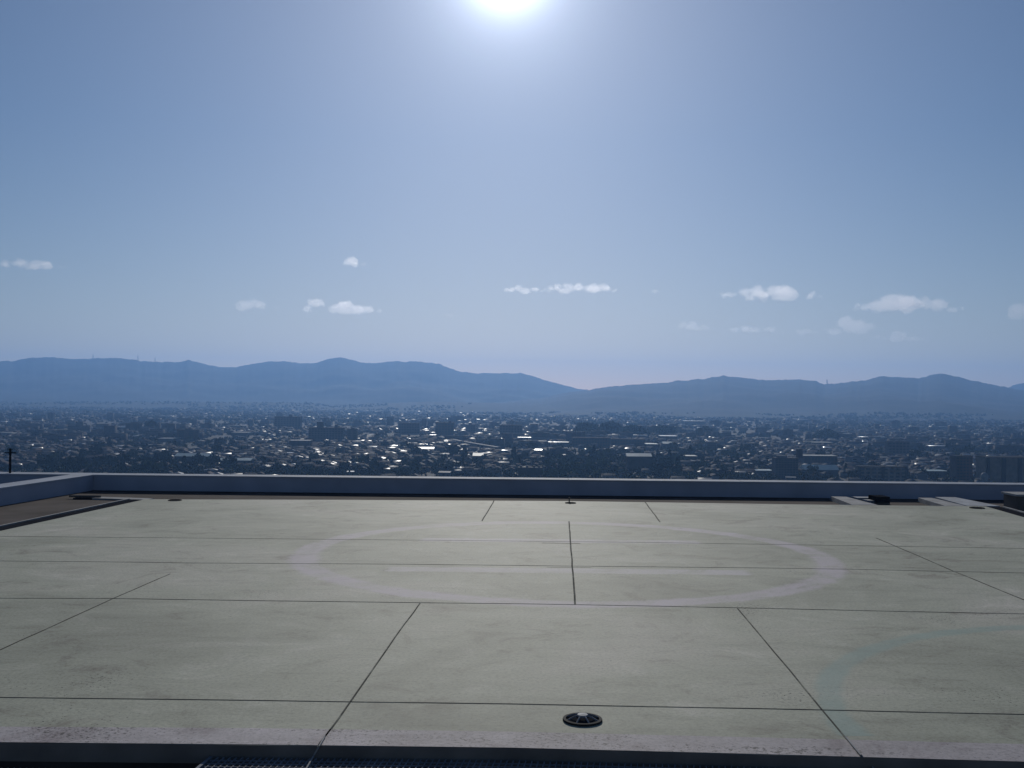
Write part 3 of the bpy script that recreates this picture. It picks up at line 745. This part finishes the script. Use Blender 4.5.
for (desc, row, z), L in pending.items():
    L.sort(key=lambda t: t[0])
    one = desc[:-1].replace('houses','house')
    for i, (px, o) in enumerate(L):
        if len(L) == 1: lab = f'the only {one} {row}, {z}'
        else: lab = f'{ORD[i] if i < len(ORD) else "last"} from left among {desc} {row}, {z}'
        o['label'] = lab

# ---- the rest of the town beyond: masses
def merge(name, items, kindlabel, cat=None):
    V = []; Fv = []; LT = []; MI = []; mats = []; off = 0; loops = []
    for me, X, Y, z, rz, s in items:
        if 'co' not in CACHE.setdefault(me.name, {}):
            c = CACHE[me.name]; n_ = len(me.vertices); co = np.empty(n_*3, 'f'); me.vertices.foreach_get('co', co); c['co'] = co.reshape(-1,3)
            lt = np.empty(len(me.polygons), 'i'); me.polygons.foreach_get('loop_total', lt); c['lt'] = lt
            vi = np.empty(len(me.loops), 'i'); me.loops.foreach_get('vertex_index', vi); c['vi'] = vi
            mi = np.empty(len(me.polygons), 'i'); me.polygons.foreach_get('material_index', mi); c['mi'] = mi
            c['mats'] = list(me.materials)
        c = CACHE[me.name]; ca, sa = math.cos(rz), math.sin(rz)
        co = c['co']*s; q = np.stack([co[:,0]*ca-co[:,1]*sa+X, co[:,0]*sa+co[:,1]*ca+Y, co[:,2]+z], 1)
        lut = []
        for m_ in c['mats']:
            if m_ not in mats: mats.append(m_)
            lut.append(mats.index(m_))
        V.append(q); loops.append(c['vi']+off); LT.append(c['lt']); MI.append(np.array(lut, 'i')[c['mi']]); off += len(co)
    V = np.concatenate(V).astype('f'); loops = np.concatenate(loops).astype('i'); LT = np.concatenate(LT); MI = np.concatenate(MI)
    me = bpy.data.meshes.new(name); me.vertices.add(len(V)); me.vertices.foreach_set('co', V.ravel())
    me.loops.add(len(loops)); me.loops.foreach_set('vertex_index', loops)
    me.polygons.add(len(LT)); st = np.concatenate([[0], np.cumsum(LT)[:-1]]).astype('i')
    me.polygons.foreach_set('loop_start', st); me.polygons.foreach_set('loop_total', LT.astype('i'))
    for m_ in mats: me.materials.append(m_)
    me.polygons.foreach_set('material_index', MI); me.update(calc_edges=True); me.validate()
    o = link(name, me); tag(o, kindlabel, cat, None, 'stuff'); return o
CACHE = {}
def crown_blob(mat, seed, n=34):
    rnd = random.Random(seed); mb = MB(); lob = [(rnd.uniform(-.55,.55), rnd.uniform(-.55,.55), rnd.uniform(.25,.85), rnd.uniform(.35,.55)) for _ in range(5)]
    for _ in range(n):
        lx,ly,lz,lr = rnd.choice(lob); v = Vector((rnd.gauss(0,1),rnd.gauss(0,1),rnd.gauss(0,.8))).normalized()*lr*rnd.uniform(.5,1.1)
        c = Vector((lx,ly,lz))+v; s_ = rnd.uniform(.16,.34)
        a = Vector((rnd.gauss(0,1),rnd.gauss(0,1),rnd.gauss(0,1))).normalized(); b = a.orthogonal().normalized(); c2 = a.cross(b)
        mb.add([c+b*s_, c-b*s_*.5+c2*s_*.8, c-b*s_*.5-c2*s_*.8, c+a*s_*.8], [(0,1,2),(0,1,3),(1,2,3),(2,0,3)], 0)
    return mb.mesh('clump', mat)
BL = [crown_blob(M['leaf_a'], 1), crown_blob(M['leaf_a'], 2), crown_blob(M['leaf_b'], 3), crown_blob(M['leaf_c'], 4)]
def lowpoly(kind, w, d, h, roof, wall, pitch=.4):
    mb = MB(); mb.box(-w/2, w/2, -d/2, d/2, 0, h, 0); g = d/2*pitch; e = .5; z = h+.02
    if kind == 'gable':
        vs = [(-w/2-e,-d/2-e,z),(w/2+e,-d/2-e,z),(w/2+e,0,z+g),(-w/2-e,0,z+g),(w/2+e,d/2+e,z),(-w/2-e,d/2+e,z)]
        mb.add(vs, [(0,1,2,3),(3,2,4,5),(0,3,5),(1,4,2)], 1)
    else: mb.box(-w/2-.2, w/2+.2, -d/2-.2, d/2+.2, z, z+.8, 1)
    return mb.mesh('far_'+kind, [M['wall_'+wall], M['roof_'+roof]])
FH = [(lowpoly('gable',11,9,6,r_,w_,p_),wt) for r_,w_,p_,wt in (('grey','beige',.45,5),('brown','grey',.45,4),('dark','white',.4,5),('blue','beige',.3,1.6),('pale','grey',.3,1.0),('metal','grey',.18,.18))]
FA = [(lowpoly('flat',w_,d_,h_,r_,wl),wt) for w_,d_,h_,r_,wl,wt in ((30,13,12,'grey','grey',3),(24,14,15,'dark','beige',2),(44,14,13,'dark','brown',2),(60,35,9,'metal','grey',.35),(50,30,8,'pale','white',.6),(18,16,24,'grey','grey',.5))]
rs = random.Random(5)
def clear_of_blocks(px, Y):
    for (a, b, yb, YY, d) in occupied:
        if a-2 < px < b+2 and YY-60 < Y < YY+d+8: return False
    return True
near = set((int(x/14), int(y/14)) for x, y, r_ in spots)
it = []
while len(it) < 7500:
    Y = 1/rs.uniform(1/6300, 1/1250); px = rs.uniform(-120, 1144)
    X = (px-512)/F*Y; py = hor(px) + (CAM.z-GZ)*F/Y
    if Y < 2000 and rs.random() < green(px, py): continue
    if Y < 1450 and rs.random() < .4: continue
    den = noise.noise(Vector((X/420, Y/420, 2)))
    if den < -.12 and Y > 1700: continue
    if px > 560 and Y > 4900: continue
    if not clear_of_blocks(px, Y) or (int(X/14), int(Y/14)) in near: continue
    near.add((int(X/14), int(Y/14)))
    it.append((rs.choices([f[0] for f in FH],[f[1] for f in FH])[0], X, Y, GZ, R(rs.choice([0,90])+rs.gauss(6*math.sin(X/500),9)), rs.uniform(.8,1.25)))
while len(it) < 9500:
    px = rs.uniform(-120, 1144); Y = rs.uniform(3800, 5700 if px > 560 else 6900); X = (px-512)/F*Y
    it.append((rs.choices([f[0] for f in FH],[f[1] for f in FH])[0], X, Y, GZ, R(rs.choice([0,90])+rs.gauss(0,9)), rs.uniform(.8,1.4)))
while len(it) < 10400:
    Y = rs.uniform(420, 1160); X = rs.uniform(-.62, .62)*Y
    if not clear_of_blocks((X/Y)*F+512, Y): continue
    it.append((rs.choices([f[0] for f in FH],[f[1] for f in FH])[0], X, Y, GZ, R(rs.choice([0,90])+rs.gauss(0,9)), rs.uniform(.8,1.25)))
merge('distant_houses', it, 'mass of tiny houses filling the hazy plain below the mountains', None)
it = []
while len(it) < 430:
    Y = 1/rs.uniform(1/6200, 1/1900); px = rs.uniform(-120, 1144); X = (px-512)/F*Y
    if px > 560 and Y > 4900: continue
    if not clear_of_blocks(px, Y): continue
    if noise.noise(Vector((X/700, Y/700, 8))) < -.1: continue
    it.append((rs.choices([f[0] for f in FA],[f[1] for f in FA])[0], X, Y, GZ, R(rs.gauss(0,12)), rs.uniform(.7,1.15)))
merge('distant_blocks', it, 'mass of hazy apartment blocks and halls across the far plain')
it = []
while len(it) < 6500:
    Y = 1/rs.uniform(1/7000, 1/1180); px = rs.uniform(-120, 1144); X = (px-512)/F*Y; py = hor(px) + (CAM.z-GZ)*F/Y
    den = noise.noise(Vector((X/380, Y/380, 5)))
    if den < -.05 and rs.random() > green(px, py)*.8: continue
    if px > 560 and Y > 5600: continue
    if Y < 3000 and not clear_of_blocks(px, Y): continue
    s = rs.uniform(4.5, 8.5)
    it.append((rs.choices(BL,[5,5,3 if 540 < px < 780 else 1,1.5])[0], X, Y, GZ-1, rs.uniform(0,6.28), s))
while len(it) < 13500:
    px = rs.uniform(-120, 1144); Y = rs.uniform(3600, 6100 if px > 560 else 7600); X = (px-512)/F*Y
    if noise.noise(Vector((X/500, Y/500, 11))) < -.12: continue
    it.append((rs.choices(BL,[5,5,1,1])[0], X, Y, GZ-1, rs.uniform(0,6.28), rs.uniform(5,9.5)))
n1_ = len(it)
while len(it) < n1_ + 1800:
    Y = rs.uniform(300, 1200); X = rs.uniform(-.65, .65)*Y
    it.append((rs.choices(BL,[5,5,2,1.5])[0], X, Y, GZ-1, rs.uniform(0,6.28), rs.uniform(4.5,8)))
from mathutils.bvhtree import BVHTree
bv = []; bf = []
for v_, f_ in HV:
    k0 = len(bv); bv += v_; bf += [tuple(q+k0 for q in t_) for t_ in f_]
tree_b = BVHTree.FromPolygons([Vector(q) for q in bv], bf)
while len(it) < n1_ + 3400:
    px = rs.uniform(-120, 1144); Y = rs.uniform(4900, 5500) if px > 480 else rs.uniform(6100, 7100); X = (px-512)/F*Y
    if noise.noise(Vector((X/420, Y/420, 17))) < -.02: continue
    hit = tree_b.ray_cast(Vector((X, Y, 2000)), Vector((0,0,-1)))[0]
    if hit is None or hit.z < GZ-1: continue
    it.append((rs.choices(BL,[5,5,1,1])[0], X, Y, hit.z-2, rs.uniform(0,6.28), rs.uniform(6,10)))
merge('distant_woods', it, 'dark tree masses spread between the houses of the far plain')
# wooded mounds that stand up dark in the mid-distance
for a, b_, yt, yb in ((574,601,421.5,437),(601,622,421,436),(622,646,424,438),(148,156,420,432),(815,838,429,441),(657,676,424,436),(698,712,426,438)):
    it = []; Yb = dist_of((a+b_)/2, yb)
    for i in range(46):
        px = rs.uniform(a, b_); Y = Yb + rs.uniform(-30, 90); k_ = 1-abs((px-(a+b_)/2)/((b_-a)/2))**3*.45
        zt = atY(px, yt + rs.uniform(0,3.5), Yb).z - GZ; zt *= k_
        s = rs.uniform(7,11)
        for q in range(3): it.append((rs.choice(BL[:2]), (px-512)/F*Y, Y, GZ + max(0, zt*(1-q*.33)-s*1.3), rs.uniform(0,6.28), s))
    merge('wooded_mound', it, 'dark wooded mound standing above the roofs of the far plain')

# ------------------------------------------------------------------ haze
mb = MB(); mb.box(-13200, 13200, -3200, 14700, GZ-1, 520)
def hz(nt, N, L, b):
    N.remove(b); v = N_(nt, 'ShaderNodeVolumePrincipled')
    v.inputs['Color'].default_value = (.27,.53,1.0,1); v.inputs['Density'].default_value = .92e-4; v.inputs['Anisotropy'].default_value = .45
    L.new(v.outputs[0], N['Material Output'].inputs['Volume'])
hm = nmat('haze', hz)
hb = mb.build('haze', hm); tag(hb, kind='stuff')

# ------------------------------------------------------------------ clouds
def cloudmat(nt, N, L, b, den=.0013):
    N.remove(b); v = N_(nt, 'ShaderNodeVolumePrincipled')
    v.inputs['Color'].default_value = (.97,.97,1,1); v.inputs['Density'].default_value = den; v.inputs['Anisotropy'].default_value = .7
    L.new(v.outputs[0], N['Material Output'].inputs['Volume'])
CM = nmat('cloud', cloudmat); CMF = nmat('faint_cloud', lambda *a: cloudmat(*a, den=.0008))
CLD = [(28,264,62,11,'flat wispy cloud at the left edge of the sky'),(354,262,18,12,'small lone puff cloud, highest of all'),(256,305,36,17,'pale roundish cloud left of the paired one'),
       (340,306,72,15,'double-humped pale cloud above the highest peak'),(522,289,34,9,'small cloud tail left of the bright centre cloud'),(581,287,64,13,'bright flat cloud in the centre of the sky'),
       (768,293,88,17,'largest domed cloud, right of centre'),(910,302,90,20,'long grey-white cloud at the right'),(1022,311,26,16,'cloud cut by the right edge of the picture'),
       (692,325,30,11,'faint low puff below and left of the domed cloud'),(755,329,52,9,'faint flat cloud below the domed cloud'),(806,332,26,6,'faint sliver cloud between two low clouds'),
       (850,326,40,18,'faint low cloud below the long grey-white cloud'),(898,336,44,10,'faintest streak cloud, lowest on the right'),(449,315,12,4,'tiny faint cloud speck left of the centre'),(655,292,6,4,'tiny white speck between the two bright clouds')]
for ci, (px, py, w, h, lab) in enumerate(CLD):
    Yc = 21000; c = atY(px, py, Yc); W = w*1.3/F*Yc; H = h*1.1/F*Yc; rr = random.Random(ci*3+1)
    bm = bmesh.new(); nb = max(4, int(w/h*4.5))
    for i in range(nb):
        u = rr.uniform(-.5,.5); env = (1-abs(2*u)**2.2)*.8+.2
        rad = H*rr.uniform(.22,.42)*env
        x = u*W*.94; z = -H*.3 + rr.uniform(0,.5)*H*env; y = rr.uniform(-.3,.3)*W*.4
        Mx = Matrix.Translation((x,y,z)) @ Matrix.Diagonal((rr.uniform(1.0,1.8)*rad, rad*1.6, rad*.85, 1))
        bmesh.ops.create_icosphere(bm, subdivisions=3, radius=1, matrix=Mx)
    me = bpy.data.meshes.new('cloud'); bm.to_mesh(me); bm.free(); me.materials.append(CMF if ('faint' in lab or ci in (2,8)) else CM)
    o = link('cloud', me, None, c); tag(o, lab, 'cloud', 'clouds low in the sky')
    md = o.modifiers.new('r', 'REMESH'); md.mode = 'VOXEL'; md.voxel_size = H/28
    tx = bpy.data.textures.new('cl', 'CLOUDS'); tx.noise_scale = H*.2; tx.noise_depth = 5
    dm = o.modifiers.new('d', 'DISPLACE'); dm.texture = tx; dm.strength = H*.42; dm.mid_level = .55; dm.texture_coords = 'LOCAL'

# ------------------------------------------------------------------ light
sd = ray(507, -36).normalized()
el = math.asin(sd.z); az = math.atan2(sd.x, sd.y)
sl = bpy.data.lights.new('sun', 'SUN'); sl.energy = 3.8; sl.angle = R(.53); sl.color = (1, .95, .87)
so = bpy.data.objects.new('sun', sl); col.objects.link(so)
so.rotation_euler = sd.to_track_quat('Z', 'Y').to_euler()
w = bpy.data.worlds.new('World'); sc.world = w; w.use_nodes = True
nt = w.node_tree; bg = nt.nodes['Background']
sk = nt.nodes.new('ShaderNodeTexSky'); sk.sky_type = 'NISHITA'; sk.sun_disc = False
sk.sun_elevation = el; sk.sun_rotation = az; sk.altitude = 100; sk.air_density = 1.0; sk.dust_density = .30; sk.ozone_density = 5.0
tn = nt.nodes.new('ShaderNodeMix'); tn.data_type = 'RGBA'; tn.blend_type = 'MULTIPLY'; tn.inputs[0].default_value = 1; tn.inputs[7].default_value = (1.0,1.0,1.05,1)
tc = N_(nt, 'ShaderNodeTexCoord'); sp = N_(nt, 'ShaderNodeSeparateXYZ'); nt.links.new(tc.outputs['Generated'], sp.inputs[0])
lo = ramp(nt, sp.outputs[2], [(.0,(1.46,1.20,1.02)),(.24,(1,1,1))])
tn2 = nt.nodes.new('ShaderNodeMix'); tn2.data_type = 'RGBA'; tn2.blend_type = 'MULTIPLY'; tn2.inputs[0].default_value = 1
nt.links.new(sk.outputs[0], tn.inputs[6]); nt.links.new(tn.outputs[2], tn2.inputs[6]); nt.links.new(lo.outputs[0], tn2.inputs[7])
# aureole of the hazy air round the sun
vn = N_(nt, 'ShaderNodeVectorMath', operation='NORMALIZE'); nt.links.new(tc.outputs['Generated'], vn.inputs[0])
dt = N_(nt, 'ShaderNodeVectorMath', operation='DOT_PRODUCT'); dt.inputs[1].default_value = tuple(sd); nt.links.new(vn.outputs[0], dt.inputs[0])
cl = N_(nt, 'ShaderNodeMath', operation='MAXIMUM'); cl.inputs[1].default_value = 0; nt.links.new(dt.outputs['Value'], cl.inputs[0])
prev = tn2.outputs[2]
for pw, amp in ((2000, 48.0), (420, 12.0), (90, 3.0), (13, 2.7)):
    p_ = N_(nt, 'ShaderNodeMath', operation='POWER'); p_.inputs[1].default_value = pw; nt.links.new(cl.outputs[0], p_.inputs[0])
    vs1 = N_(nt, 'ShaderNodeVectorMath', operation='SCALE'); vs1.inputs[0].default_value = (amp*.86, amp*.95, amp*1.12); nt.links.new(p_.outputs[0], vs1.inputs['Scale'])
    ad = N_(nt, 'ShaderNodeVectorMath', operation='ADD'); nt.links.new(prev, ad.inputs[0]); nt.links.new(vs1.outputs[0], ad.inputs[1]); prev = ad.outputs[0]
nt.links.new(prev, bg.inputs['Color']); bg.inputs['Strength'].default_value = .070

sc.render.engine = 'CYCLES'
cy = sc.cycles; cy.max_bounces = 6; cy.diffuse_bounces = 3; cy.glossy_bounces = 2; cy.transparent_max_bounces = 16; cy.volume_bounces = 1
cy.use_denoising = True; cy.sample_clamp_indirect = 4
vs_ = sc.view_settings; vs_.view_transform = 'Standard'; vs_.look = 'None'; vs_.exposure = -0.80; vs_.gamma = 1
